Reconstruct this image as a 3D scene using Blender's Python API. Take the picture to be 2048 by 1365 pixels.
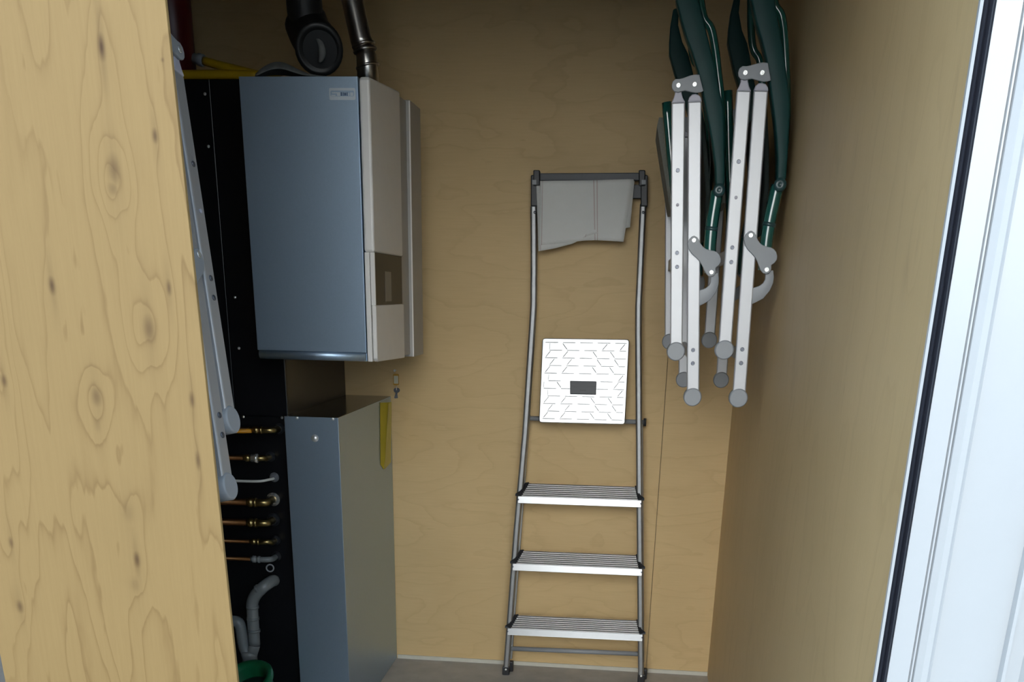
import bpy, bmesh, math, random
from mathutils import Vector, Matrix
random.seed(4)
for o in list(bpy.data.objects):
    bpy.data.objects.remove(o)
SC = bpy.context.scene
COL = SC.collection

# ------------------------------------------------------------------ camera, light, exposure
CAM_H = 1.2876                       # eye height above the shed floor (m)
YAW, PITCH, ROLL, FPX = 0.1096951, 0.36811997, 0.01937359, 2024.37
CX, CY = 1024.0, 1365.0              # the photo is the upper part of a portrait frame: lens axis at its lower edge
def _mat():
    a, b, c = YAW, PITCH, ROLL
    Ry = Matrix(((math.cos(a), 0, math.sin(a)), (0, 1, 0), (-math.sin(a), 0, math.cos(a))))
    Rx = Matrix(((1, 0, 0), (0, math.cos(b), -math.sin(b)), (0, math.sin(b), math.cos(b))))
    Rz = Matrix(((math.cos(c), -math.sin(c), 0), (math.sin(c), math.cos(c), 0), (0, 0, 1)))
    return Rz @ Rx @ Ry
RW = _mat()
def _b(v): return Vector((v[0], v[2], -v[1]))
cd = bpy.data.cameras.new('camera'); cam = bpy.data.objects.new('camera', cd); COL.objects.link(cam)
cr, cdn, cf = _b(RW[0]), _b(RW[1]), _b(RW[2])
m = Matrix.Identity(4)
for i in range(3):
    m[i][0] = cr[i]; m[i][1] = -cdn[i]; m[i][2] = -cf[i]
m.translation = Vector((0, 0, CAM_H))
cam.matrix_world = m
cd.sensor_fit = 'HORIZONTAL'; cd.sensor_width = 36.0
cd.lens = FPX / 2048 * 36; cd.shift_y = (CY - 682.5) / 2048; cd.clip_start = 0.02
SC.camera = cam

W = bpy.data.worlds.new('overcast_sky'); SC.world = W; W.use_nodes = True
wb = W.node_tree.nodes['Background']
wb.inputs['Color'].default_value = (0.60, 0.80, 1.0, 1); wb.inputs['Strength'].default_value = 0.55
# sun behind the shed: it lights the added bounce wall across the yard
sd = bpy.data.lights.new('sun', 'SUN'); sun = bpy.data.objects.new('sun', sd); COL.objects.link(sun)
sd.energy = 11.0; sd.angle = math.radians(0.6); sd.color = (1.0, 0.96, 0.90)
sun.rotation_euler = (math.radians(-52), 0, 0); sun.location = (0, 6, 8)
SC.view_settings.view_transform = 'Standard'; SC.view_settings.look = 'None'
SC.view_settings.gamma = 1.0; SC.view_settings.use_curve_mapping = False
SC.view_settings.exposure = 1.86

# a point of the room on the ray of a photo pixel: on the depth plane y=Y, or on the plane through p with normal n
def _dir(px, py):
    v = RW.transposed() @ Vector(((px - CX) / FPX, (py - CY) / FPX, 1.0)); return _b(v)
EYE = Vector((0, 0, CAM_H))
def at(px, py, Y):
    d = _dir(px, py); return EYE + d * (Y / d.y)
def atx(px, py, X):
    d = _dir(px, py); return EYE + d * (X / d.x)
def atp(px, py, p, n):
    d = _dir(px, py); return EYE + d * ((p - EYE).dot(n) / d.dot(n))

# ------------------------------------------------------------------ materials
def new_mat(name):
    mt = bpy.data.materials.new(name); mt.use_nodes = True
    return mt, mt.node_tree, mt.node_tree.nodes['Principled BSDF']
def nd(nt, typ, **kw):
    n = nt.nodes.new(typ)
    for k, v in kw.items(): setattr(n, k, v)
    return n
def math_n(nt, op, a, b=None, clamp=False):
    n = nd(nt, 'ShaderNodeMath', operation=op); n.use_clamp = clamp
    for i, v in enumerate((a, b)):
        if v is None: continue
        if isinstance(v, (int, float)): n.inputs[i].default_value = v
        else: nt.links.new(v, n.inputs[i])
    return n.outputs[0]
def mixc(nt, fac, a, b, blend='MIX'):
    n = nd(nt, 'ShaderNodeMix', data_type='RGBA', blend_type=blend)
    for key, v in ((0, fac), (6, a), (7, b)):
        if isinstance(v, (int, float)): n.inputs[key].default_value = v
        elif isinstance(v, tuple): n.inputs[key].default_value = v
        else: nt.links.new(v, n.inputs[key])
    return n.outputs[2]
def noise(nt, vec, scale, detail=3, rough=0.5, dist=0.0):
    n = nd(nt, 'ShaderNodeTexNoise'); n.inputs['Scale'].default_value = scale
    n.inputs['Detail'].default_value = detail; n.inputs['Roughness'].default_value = rough
    n.inputs['Distortion'].default_value = dist
    if vec is not None: nt.links.new(vec, n.inputs['Vector'])
    return n.outputs[0]
def simple(name, col, rough=0.5, metal=0.0, spec=0.5, var=0.06, vscale=25, bump=0.0, coat=0.0):
    mt, nt, p = new_mat(name)
    tc = nd(nt, 'ShaderNodeTexCoord').outputs['Object']
    f = noise(nt, tc, vscale, 4)
    c2 = tuple(max(0, c * (1 - 2.2 * var)) for c in col); c3 = tuple(min(1, c * (1 + 1.2 * var)) for c in col)
    nt.links.new(mixc(nt, f, c2 + (1,), c3 + (1,)), p.inputs['Base Color'])
    p.inputs['Roughness'].default_value = rough; p.inputs['Metallic'].default_value = metal
    p.inputs['Specular IOR Level'].default_value = spec; p.inputs['Coat Weight'].default_value = coat
    if bump:
        b = nd(nt, 'ShaderNodeBump'); b.inputs['Strength'].default_value = bump; b.inputs['Distance'].default_value = 0.002
        nt.links.new(noise(nt, tc, vscale * 8, 3), b.inputs['Height']); nt.links.new(b.outputs[0], p.inputs['Normal'])
    return mt
def plywood(name, base, line, dark, along, across, su, sv, k, line_amt=0.5, knots=(), rough=0.6, blotch=0.12, seed=0.0, spec=0.3):
    """rotary-cut veneer: growth-ring contours of a stretched noise field, bent round any knots"""
    mt, nt, p = new_mat(name)
    pos = nd(nt, 'ShaderNodeNewGeometry').outputs['Position']
    sx = nd(nt, 'ShaderNodeSeparateXYZ'); nt.links.new(pos, sx.inputs[0])
    u = sx.outputs['XYZ'.index(across)]; v = sx.outputs['XYZ'.index(along)]
    def cmb(a, b, z):
        c = nd(nt, 'ShaderNodeCombineXYZ')
        nt.links.new(math_n(nt, 'MULTIPLY', u, a), c.inputs[0]); nt.links.new(math_n(nt, 'MULTIPLY', v, b), c.inputs[1])
        c.inputs[2].default_value = z + seed
        return c.outputs[0]
    h = noise(nt, cmb(su, sv, 1.3), 1.0, 2.5, 0.45, 0.3)
    wob = noise(nt, cmb(su * 7, sv * 9, 4.1), 1.0, 2, 0.5)
    h = math_n(nt, 'ADD', h, math_n(nt, 'MULTIPLY', wob, 0.05))
    spot = None
    if knots:
        uv = nd(nt, 'ShaderNodeCombineXYZ'); nt.links.new(u, uv.inputs[0]); nt.links.new(v, uv.inputs[1])
        def gauss(cu, cv, wu, wv):
            n = nd(nt, 'ShaderNodeVectorMath', operation='MULTIPLY_ADD'); nt.links.new(uv.outputs[0], n.inputs[0])
            n.inputs[1].default_value = (1 / wu, 1 / wv, 0); n.inputs[2].default_value = (-cu / wu, -cv / wv, 0)
            d = nd(nt, 'ShaderNodeVectorMath', operation='DOT_PRODUCT')
            nt.links.new(n.outputs[0], d.inputs[0]); nt.links.new(n.outputs[0], d.inputs[1])
            return math_n(nt, 'EXPONENT', math_n(nt, 'MULTIPLY', d.outputs['Value'], -1.0))
        for (cu, cv, wu, wv, amp, core) in knots:
            h = math_n(nt, 'ADD', h, math_n(nt, 'MULTIPLY', gauss(cu, cv, wu * 2.6, wv * 2.4), amp))
            g = math_n(nt, 'MULTIPLY', gauss(cu, cv, wu * 0.7, wv * 0.7), core)
            st = math_n(nt, 'MULTIPLY', gauss(cu, cv, wu * 0.8, wv * 2.6), core * 0.28)
            g = math_n(nt, 'MAXIMUM', g, st)
            spot = g if spot is None else math_n(nt, 'MAXIMUM', spot, g)
    r = math_n(nt, 'FRACT', math_n(nt, 'MULTIPLY', h, k))
    ring = math_n(nt, 'POWER', r, 8.0)
    fade = nd(nt, 'ShaderNodeMapRange'); fade.inputs[1].default_value = 0.94; fade.inputs[2].default_value = 1.0
    fade.inputs[3].default_value = 1.0; fade.inputs[4].default_value = 0.0; nt.links.new(r, fade.inputs[0])
    ring = math_n(nt, 'MULTIPLY', ring, fade.outputs[0])
    amt = noise(nt, cmb(su * 0.8, sv * 0.8, 9.0), 1.0, 2)
    ring = math_n(nt, 'MULTIPLY', ring, math_n(nt, 'MULTIPLY', amt, line_amt * 2), True)
    fib = noise(nt, cmb(240, 9, 2.0), 1.0, 3, 0.6)
    big = noise(nt, cmb(3.2, 2.2, 6.0), 1.0, 3)
    dk = tuple(c * (1 - blotch * 2.4) for c in base[:2]) + (base[2] * (1 - blotch * 3.0),)
    lt = tuple(min(1, c * (1 + blotch)) for c in base)
    c = mixc(nt, big, dk + (1,), lt + (1,))
    c = mixc(nt, math_n(nt, 'MULTIPLY', fib, 0.30), c, line + (1,))
    c = mixc(nt, ring, c, line + (1,))
    fl = noise(nt, cmb(90, 14, 11.0), 1.0, 2)
    fm = nd(nt, 'ShaderNodeMapRange'); fm.inputs[1].default_value = 0.72; fm.inputs[2].default_value = 0.80
    nt.links.new(fl, fm.inputs[0])
    c = mixc(nt, math_n(nt, 'MULTIPLY', fm.outputs[0], 0.35), c, line + (1,))
    if spot is not None: c = mixc(nt, spot, c, dark + (1,))
    nt.links.new(c, p.inputs['Base Color'])
    p.inputs['Roughness'].default_value = rough; p.inputs['Specular IOR Level'].default_value = spec
    b = nd(nt, 'ShaderNodeBump'); b.inputs['Strength'].default_value = 0.12; b.inputs['Distance'].default_value = 0.001
    nt.links.new(fib, b.inputs['Height']); nt.links.new(b.outputs[0], p.inputs['Normal'])
    return mt

# knots of the sheet by the doorway: x, z, half width, half height, ring bend, darkness
SHEET_Y = 1.30
def kn(px, py, wu, wv, amp, core):
    q = at(px, py, SHEET_Y); return (q.x, q.z, wu, wv, amp * .7, core)
KNOTS = [kn(203, 94, .006, .020, .06, .95), kn(228, 338, .011, .024, .22, .55), kn(226, 378, .009, .012, .10, .4),
         kn(310, 272, .005, .012, .05, .75), kn(104, 572, .006, .016, .06, .85), kn(338, 576, .0045, .014, .04, .7),
         kn(298, 658, .011, .024, .24, .6), kn(193, 794, .010, .018, .22, .55), kn(195, 850, .008, .018, .08, .25),
         kn(8, 762, .006, .012, .05, .7), kn(384, 800, .005, .015, .07, .7), kn(396, 922, .0045, .018, .07, .7),
         kn(274, 1120, .006, .016, .15, .8), kn(270, 1170, .012, .018, .12, .25), kn(40, 1214, .007, .014, .10, .7),
         kn(22, 1086, .005, .012, .05, .6), kn(256, 1025, .014, .022, .16, .22), kn(325, 120, .003, .004, .0, .5)]
BIRCH, BLINE = (0.73, 0.53, 0.275), (0.42, 0.275, 0.12)
M = {}
M['ply_back'] = plywood('plywood_birch_back', BIRCH, BLINE, (.2, .1, .04), 'X', 'Z', 5.5, 1.9, 9, 0.28, rough=.55, blotch=.07, spec=.35,
                        knots=[(at(1296, 240, 3.49).x + .01, at(1296, 240, 3.49).z, .003, .02, .0, .9)])
M['ply_right'] = plywood('plywood_birch_right', (0.65, 0.475, 0.255), (0.40, 0.26, 0.12), (.2, .1, .04), 'Z', 'Y', 5.0, 1.6, 7, 0.25, rough=.5, blotch=.07, seed=5, spec=.4,
                         knots=[(atx(a, b, .327).y, atx(a, b, .327).z, w, h, .10, c) for a, b, w, h, c in
                                ((1812, 545, .022, .045, .16), (1835, 490, .010, .03, .12), (1712, 300, .012, .04, .12), (1908, 195, .010, .05, .14), (1688, 780, .003, .012, .4), (1736, 415, .003, .006, .3))])
M['ply_sheet'] = plywood('plywood_pine_sheet', (0.305, 0.202, 0.083), (0.150, 0.083, 0.026), (.055, .024, .008), 'Z', 'X', 9.5, 1.2, 12, 0.68,
                         KNOTS, rough=.6, blotch=.05, seed=2)
M['ply_edge'] = simple('plywood_edge', (.42, .31, .17), .8, var=.2, vscale=90)
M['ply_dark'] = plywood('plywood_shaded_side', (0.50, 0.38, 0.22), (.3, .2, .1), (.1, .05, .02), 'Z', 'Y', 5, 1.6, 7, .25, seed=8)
M['ply_ceil'] = simple('dark_ceiling_board', (.10, .085, .07), .9)
M['concrete'] = simple('concrete_floor', (.47, .45, .42), .75, var=.14, vscale=14, bump=.25)
M['paving'] = simple('paving_outside', (.10, .10, .098), .85, var=.12, vscale=6, bump=.2)
M['caulk'] = simple('pale_sealant', (.62, .60, .52), .6)
M['render'] = simple('grey_render', (.11, .108, .105), .9, var=.1, bump=.3)
M['bounce_wall'] = simple('pale_bounce_wall_render', (.75, .785, .81), .9, var=.02)
M['upvc'] = simple('white_upvc', (.47, .485, .50), .25, var=.01)
M['gasket'] = simple('black_rubber', (.018, .02, .03), .45)
M['black_paint'] = simple('black_painted_panel', (.006, .006, .008), .30, spec=.4, var=.1)
M['silver'] = simple('grey_blue_sheet_metal', (.385, .50, .635), .40, metal=.85, var=.03, vscale=300)
M['silver_shaded_top'] = simple('smooth_sheet_metal_dark_reflection', (.10, .115, .135), .16, metal=.9, var=.03)  # same cabinet metal; the boiler's dark reflection is put into the colour
M['cover'] = simple('light_grey_cover', (.80, .775, .745), .38, spec=.4, var=.02)
M['cover_dark'] = simple('grey_rear_casing', (.40, .385, .36), .45, var=.03)
M['display'] = simple('smoked_display', (.010, .009, .008), .30, spec=.12)
M['lcd'] = simple('lcd_grey', (.20, .19, .165), .4)
M['label_pale'] = simple('pale_label', (.60, .66, .71), .5)
M['label_blue'] = simple('blue_print', (.10, .15, .26), .5)
M['alu'] = simple('ladder_aluminium', (.37, .375, .38), .48, metal=1.0, var=.08, vscale=60)
M['alu_bright'] = simple('bright_aluminium', (.42, .425, .43), .34, metal=1.0, var=.03, vscale=60)
M['tread'] = simple('ribbed_aluminium', (.82, .81, .79), .42, metal=.4, var=.06)
M['plate'] = simple('embossed_aluminium', (.44, .445, .45), .33, metal=1.0, var=.03, vscale=60)
M['white_paint'] = simple('satin_anodised_aluminium', (.52, .525, .54), .45, metal=.6, spec=.35, var=.015)
M['grey_plastic'] = simple('mid_grey_plastic', (.29, .305, .325), .45, var=.04)
M['lilac_plastic'] = simple('pale_lilac_plastic', (.44, .43, .50), .4, var=.04)
M['foot_dark'] = simple('dark_grey_plastic', (.16, .165, .185), .5, var=.05)
M['black_plastic'] = simple('black_plastic', (.022, .023, .027), .42, var=.1)
M['dark_grey_plastic'] = simple('anthracite_plastic', (.05, .053, .062), .45, var=.08)
M['green_plastic'] = simple('dark_green_plastic', (.008, .047, .044), .5, spec=.25, var=.08)
M['green_tube'] = simple('gloss_green_tube', (.010, .085, .070), .16, spec=.7, var=.05, coat=.5)
M['green_sleeve'] = simple('green_grey_sleeve', (.022, .06, .062), .3)
M['sling'] = simple('dark_sling_fabric', (.020, .030, .027), .85, var=.15, vscale=200)
M['sling_edge'] = simple('taupe_sling_edge', (.19, .185, .155), .8, var=.12, vscale=200)
M['steel'] = simple('steel_rivet', (.95, .95, .94), .38, metal=.8)
M['rivet_dark'] = simple('dark_rivet', (.17, .18, .21), .3, metal=.7)
M['copper'] = simple('aged_copper', (.21, .10, .042), .36, metal=1.0, var=.2, vscale=40)
M['brass'] = simple('brass_fitting', (.36, .265, .11), .28, metal=1.0, var=.12, vscale=60)
M['nut_white'] = simple('nickel_ring', (.80, .77, .74), .25, metal=.8)
M['amber'] = simple('amber_handle', (.75, .33, .02), .4)
M['tube_white'] = simple('white_tube', (.70, .69, .66), .4)
M['grey_pipe'] = simple('grey_waste_pipe', (.19, .205, .212), .30, var=.05)
M['green_bucket'] = simple('green_bucket', (.006, .13, .05), .38, var=.08)
M['red_paint'] = simple('red_cylinder_paint', (.085, .001, .004), .35)
M['yellow_hose'] = simple('yellow_hose_rubber', (.44, .27, .004), .4, var=.1)
M['steel_duct'] = simple('flue_steel', (.50, .48, .45), .28, metal=1.0, var=.12, vscale=30)
M['black_duct'] = simple('black_duct', (.010, .010, .011), .45)
M['grey_cloth'] = simple('grey_work_cloth', (.15, .155, .15), .9, var=.2, vscale=50)
M['yellow_paper'] = simple('yellow_paper', (.52, .46, .02), .7, var=.06)
M['yellow_pale'] = simple('yellow_paper_pale', (.56, .48, .14), .7, var=.06)
M['tag_orange'] = simple('key_tag_orange', (.55, .30, .03), .4)
M['white_tag'] = simple('key_tag_label', (.62, .62, .50), .5)

def towel_mat():
    mt, nt, p = new_mat('linen_towel_cloth')
    tc = nd(nt, 'ShaderNodeTexCoord').outputs['UV']
    sx = nd(nt, 'ShaderNodeSeparateXYZ'); nt.links.new(tc, sx.inputs[0])
    wv = nd(nt, 'ShaderNodeMapping'); wv.inputs['Scale'].default_value = (1, 1, 1); nt.links.new(tc, wv.inputs[0])
    n1 = noise(nt, wv.outputs[0], 260, 3); n2 = noise(nt, wv.outputs[0], 9, 4)
    c = mixc(nt, n1, (.58, .58, .565, 1), (.90, .90, .88, 1))
    c = mixc(nt, math_n(nt, 'MULTIPLY', n2, .35), c, (.64, .645, .60, 1))
    def band(c0, hw):
        d = math_n(nt, 'ABSOLUTE', math_n(nt, 'SUBTRACT', sx.outputs[0], c0))
        return math_n(nt, 'MULTIPLY', math_n(nt, 'LESS_THAN', d, hw), .38)
    for c0, hw in ((.652, .007), (.684, .006), (.035, .004)):
        c = mixc(nt, band(c0, hw), c, (.34, .14, .13, 1))
    nt.links.new(c, p.inputs['Base Color']); p.inputs['Roughness'].default_value = .95
    p.inputs['Specular IOR Level'].default_value = .1
    b = nd(nt, 'ShaderNodeBump'); b.inputs['Strength'].default_value = .35; b.inputs['Distance'].default_value = .001
    nt.links.new(n1, b.inputs['Height']); nt.links.new(b.outputs[0], p.inputs['Normal'])
    return mt
M['towel'] = towel_mat()
M['towel_hem'] = simple('pink_hem', (.50, .42, .38), .95)

# ------------------------------------------------------------------ mesh helpers
def BM(): return bmesh.new()
def box(bm, x0, x1, y0, y1, z0, z1):
    vs = [bm.verts.new((x, y, z)) for x in (x0, x1) for y in (y0, y1) for z in (z0, z1)]
    for f in ((0, 1, 3, 2), (4, 6, 7, 5), (0, 4, 5, 1), (2, 3, 7, 6), (0, 2, 6, 4), (1, 5, 7, 3)):
        bm.faces.new([vs[i] for i in f])
def hexa(bm, a, b):
    """prism between two matching rings of points"""
    va = [bm.verts.new(p) for p in a]; vb = [bm.verts.new(p) for p in b]; n = len(va)
    bm.faces.new(va); bm.faces.new(vb[::-1])
    for i in range(n): bm.faces.new((va[i], vb[i], vb[(i + 1) % n], va[(i + 1) % n]))
def prism_y(bm, pts, y0, y1):
    hexa(bm, [Vector((x, y0, z)) for x, z in pts], [Vector((x, y1, z)) for x, z in pts])
def prism_z(bm, pts, z0, z1):
    hexa(bm, [Vector((x, y, z0)) for x, y in pts], [Vector((x, y, z1)) for x, y in pts])
def prism_x(bm, pts, x0, x1):
    hexa(bm, [Vector((x0, y, z)) for y, z in pts], [Vector((x1, y, z)) for y, z in pts])
def beam(bm, a, b, w, d, side=Vector((1, 0, 0))):
    """square bar from a to b: w along side, d along the third direction"""
    a, b = Vector(a), Vector(b); t = (b - a).normalized()
    s = (side - t * side.dot(t)).normalized(); q = t.cross(s)
    r = lambda p: [p + s * w / 2 + q * d / 2, p - s * w / 2 + q * d / 2, p - s * w / 2 - q * d / 2, p + s * w / 2 - q * d / 2]
    hexa(bm, r(a), r(b))
def smooth_path(pts, n=5):
    P = [Vector(p) for p in pts]
    if len(P) < 3: return P
    out = []
    for i in range(len(P) - 1):
        p0 = P[max(i - 1, 0)]; p1 = P[i]; p2 = P[i + 1]; p3 = P[min(i + 2, len(P) - 1)]
        for k in range(n):
            t = k / n
            out.append(.5 * ((2 * p1) + (p2 - p0) * t + (2 * p0 - 5 * p1 + 4 * p2 - p3) * t * t + (3 * p1 - p0 - 3 * p2 + p3) * t ** 3))
    out.append(P[-1]); return out
def tube(bm, pts, r, seg=12, sm=0, cap=True):
    P = smooth_path(pts, sm) if sm else [Vector(p) for p in pts]
    n = len(P); rs = r if isinstance(r, (list, tuple)) else [r] * n
    if len(rs) != n: rs = [rs[0] + (rs[-1] - rs[0]) * i / (n - 1) for i in range(n)]
    t0 = (P[1] - P[0]).normalized()
    up = Vector((0, 0, 1)) if abs(t0.z) < .9 else Vector((0, 1, 0))
    s = t0.cross(up).normalized(); rings = []
    for i in range(n):
        t = (P[min(i + 1, n - 1)] - P[max(i - 1, 0)]).normalized()
        s = (s - t * s.dot(t)).normalized(); q = t.cross(s)
        rings.append([bm.verts.new(P[i] + (s * math.cos(2 * math.pi * k / seg) + q * math.sin(2 * math.pi * k / seg)) * rs[i]) for k in range(seg)])
    for i in range(n - 1):
        for k in range(seg):
            f = bm.faces.new((rings[i][k], rings[i][(k + 1) % seg], rings[i + 1][(k + 1) % seg], rings[i + 1][k])); f.smooth = True
    if cap: bm.faces.new(rings[0][::-1]); bm.faces.new(rings[-1])
def ring(bm, c, axis, R, r, seg=24, rs=8):
    a = Vector(axis).normalized(); up = Vector((0, 0, 1)) if abs(a.z) < .9 else Vector((1, 0, 0))
    s = a.cross(up).normalized(); q = a.cross(s); c = Vector(c); rows = []
    for i in range(seg):
        d = s * math.cos(2 * math.pi * i / seg) + q * math.sin(2 * math.pi * i / seg)
        rows.append([bm.verts.new(c + d * (R + r * math.cos(2 * math.pi * k / rs)) + a * r * math.sin(2 * math.pi * k / rs)) for k in range(rs)])
    for i in range(seg):
        for k in range(rs):
            f = bm.faces.new((rows[i][k], rows[(i + 1) % seg][k], rows[(i + 1) % seg][(k + 1) % rs], rows[i][(k + 1) % rs])); f.smooth = True
def lathe(bm, c, axis, prof, seg=20):
    """prof: list of (distance along axis, radius)"""
    a = Vector(axis).normalized(); up = Vector((0, 0, 1)) if abs(a.z) < .9 else Vector((1, 0, 0))
    s = a.cross(up).normalized(); q = a.cross(s); c = Vector(c); rows = []
    for (d, r) in prof:
        rows.append([bm.verts.new(c + a * d + (s * math.cos(2 * math.pi * k / seg) + q * math.sin(2 * math.pi * k / seg)) * max(r, 1e-4)) for k in range(seg)])
    for i in range(len(rows) - 1):
        for k in range(seg):
            f = bm.faces.new((rows[i][k], rows[i][(k + 1) % seg], rows[i + 1][(k + 1) % seg], rows[i + 1][k])); f.smooth = True
    bm.faces.new(rows[0][::-1]); bm.faces.new(rows[-1])
def dome(bm, c, axis, r, h): lathe(bm, c, axis, [(0, r), (h * .5, r * .9), (h * .85, r * .55), (h, r * .15)], 12)
def strip(bm, left, right, y0, y1):
    """curved flat band between two outlines in the XZ plane, thick from y0 to y1"""
    n = len(left); g = [[bm.verts.new((p[0], y, p[1])) for p in side] for side in (left, right) for y in (y0, y1)]
    l0, l1, r0, r1 = g
    for i in range(n - 1):
        for a, b in ((l0, r0), (r0, r1), (r1, l1), (l1, l0)):
            f = bm.faces.new((a[i], b[i], b[i + 1], a[i + 1])); f.smooth = True
    bm.faces.new((l0[0], l1[0], r1[0], r0[0])); bm.faces.new((l0[-1], r0[-1], r1[-1], l1[-1]))
def obj(name, bm, mat, parent=None, bevel=0.0, smooth_ang=None, seg=2):
    bmesh.ops.recalc_face_normals(bm, faces=bm.faces[:])
    vs = [v.co for v in bm.verts]
    c = Vector([(min(v[i] for v in vs) + max(v[i] for v in vs)) / 2 for i in range(3)])
    bmesh.ops.translate(bm, verts=bm.verts[:], vec=-c)
    me = bpy.data.meshes.new(name); bm.to_mesh(me); bm.free()
    me.materials.append(M[mat] if isinstance(mat, str) else mat)
    o = bpy.data.objects.new(name, me); COL.objects.link(o)
    if parent is not None:
        o.parent = parent
        pw = parent['_w'] if '_w' in parent else None
        base = WORLD[parent.name]
        o.location = c - base; WORLD[o.name] = c.copy()
    else:
        o.location = c; WORLD[o.name] = c.copy()
    if bevel:
        b = o.modifiers.new('bevel', 'BEVEL'); b.width = bevel; b.segments = seg; b.limit_method = 'ANGLE'; b.angle_limit = math.radians(40)
    return o
WORLD = {}
def tag(o, label, cat, group=None):
    o['label'] = label; o['category'] = cat
    if group: o['group'] = group
    return o
def thing(name, label, cat, loc=(0, 0, 0), group=None):
    o = bpy.data.objects.new(name, None); COL.objects.link(o); o.location = Vector(loc); o.empty_display_size = .05
    WORLD[o.name] = Vector(loc)
    return tag(o, label, cat, group)
def struct(name, bm, mat, parent=None, bevel=0.0):
    o = obj(name, bm, mat, parent, bevel)
    if parent is None: o['kind'] = 'structure'
    return o
def copy_tree(o, parent=None):
    c = o.copy(); COL.objects.link(c)
    if parent is not None: c.parent = parent
    for ch in list(o.children): copy_tree(ch, c)
    return c

# ------------------------------------------------------------------ the shed
XR, XL, YB, YF = 0.327, -0.977, 3.50, 1.25       # right wall, flush left face, back wall, front wall
XLL, CEIL = -1.95, 2.25
bm = BM(); box(bm, XLL - .1, XR + .1, YF + .02, YB + .1, -.12, 0); struct('floor', bm, 'concrete')
bm = BM(); box(bm, -9, 9, -9, YF + .02, -.14, -.04); struct('floor_outside', bm, 'paving')
bm = BM(); box(bm, XLL - .1, XR + .1, YF, YB + .1, CEIL, CEIL + .1); struct('ceiling', bm, 'ply_ceil')
bm = BM(); box(bm, XLL, XR, YB + .012, YB + .1, 0, CEIL); wb_ = struct('wall_back', bm, 'ply_edge')
seam = at(1330, 800, YB).x
for a, b, nm in ((XLL, seam - .0012, 'plywood_sheet'), (seam + .0012, XR, 'plywood_sheet')):
    bm = BM(); box(bm, a, b, YB, YB + .012, 0.0, CEIL); obj(nm, bm, 'ply_back', wb_)
bm = BM(); box(bm, XR, XR + .1, YF + .056, YB + .1, 0, CEIL); box(bm, XR, XR + .003, YF + .004, YF + .056, 0, CEIL); struct('wall_right', bm, 'ply_right')
bm = BM(); box(bm, XLL - .1, XLL, YF, YB + .1, 0, CEIL); struct('wall_left', bm, 'ply_dark')
bm = BM(); box(bm, XL + .16, XR, YB - .006, YB, 0, .014); struct('baseboard_back', bm, 'caulk')
# front wall round the doorway
HEAD = 1.99
bm = BM()
box(bm, XLL - .1, -.70, YF + .09, YF + .19, -.04, CEIL + .1)
box(bm, -.60, XR + .62, YF + .02, YF + .14, HEAD, CEIL + .1)
box(bm, XR + .45, 2.4, YF + .055, YF + .14, -.04, CEIL + .1)
box(bm, -5, 5.2, YF + .02, YF + .3, CEIL + .1, 8.8)  # unseen tall upper wall, added to keep the yard in shadow
box(bm, XR + .1, XR + .45, YF + .055, YF + .14, -.04, HEAD)
struct('wall_front', bm, 'render')
# unseen pale house front across the yard, added to bounce sunlight indoors
bm = BM(); box(bm, -4.6, 3.9, -8.3, -8.0, -.04, 7.2); struct('wall_bounce_unseen', bm, 'bounce_wall')

# white door at the right of the opening: plan profile pulled up the full height
def dx(px): return at(px, 1365, YF).x
x0, x1, x2 = dx(1745.5), dx(1751), dx(1773)
door = None
bm = BM()
prof = [(x2, YF), (dx(1815), YF), (dx(1817), YF + .004), (dx(1819), YF), (dx(1822), YF), (dx(1824), YF + .004), (dx(1826), YF - .001),
        (dx(1838), YF - .006), (dx(1850), YF - .005), (dx(1858), YF + .003), (dx(1862), YF + .006), (dx(1996), YF + .006),
        (dx(1999), YF - .004), (dx(2006), YF - .004), (dx(2009), YF + .006), (dx(2040), YF + .006), (dx(2052), YF - .004), (dx(2300), YF - .004),
        (dx(2300), YF + .05), (x2, YF + .05)]
prism_z(bm, prof, -.03, HEAD + .05); door = struct('door_1', bm, 'upvc')
bm = BM(); prism_z(bm, [(x0, YF - .003), (x1 - .0005, YF - .005), (x1, YF - .003), (x1, YF + .0035), (x0, YF + .0035)], -.03, HEAD); obj('door_trim', bm, 'upvc', door)
bm = BM(); prism_z(bm, [(x1, YF + .002), (x1 + .004, YF - .003), ((x1 + x2) / 2, YF + .002), (x2 - .004, YF - .003), (x2, YF + .002), (x2, YF + .04), (x1 + .001, YF + .04)], -.03, HEAD)
obj('gasket', bm, 'gasket', door)

# loose sheet of knotty plywood at the left of the doorway
def sheet_x(z, right): return (-.5235 - .0204 * z) if right else (-.8815 - .0204 * z)
sh = thing('plywood_board', 'tall pale knotty plywood board standing upright at left of doorway', 'board', (-.72, SHEET_Y, -.04))
bm = BM(); T = 1.96
hexa(bm, [(sheet_x(-.04, 0), SHEET_Y, -.04), (sheet_x(-.04, 1), SHEET_Y, -.04), (sheet_x(T, 1), SHEET_Y, T), (sheet_x(T, 0), SHEET_Y, T)],
     [(sheet_x(-.04, 0), SHEET_Y + .007, -.04), (sheet_x(-.04, 1), SHEET_Y + .007, -.04), (sheet_x(T, 1), SHEET_Y + .007, T), (sheet_x(T, 0), SHEET_Y + .007, T)])
obj('face_veneer', bm, 'ply_sheet', sh, .001)

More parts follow.
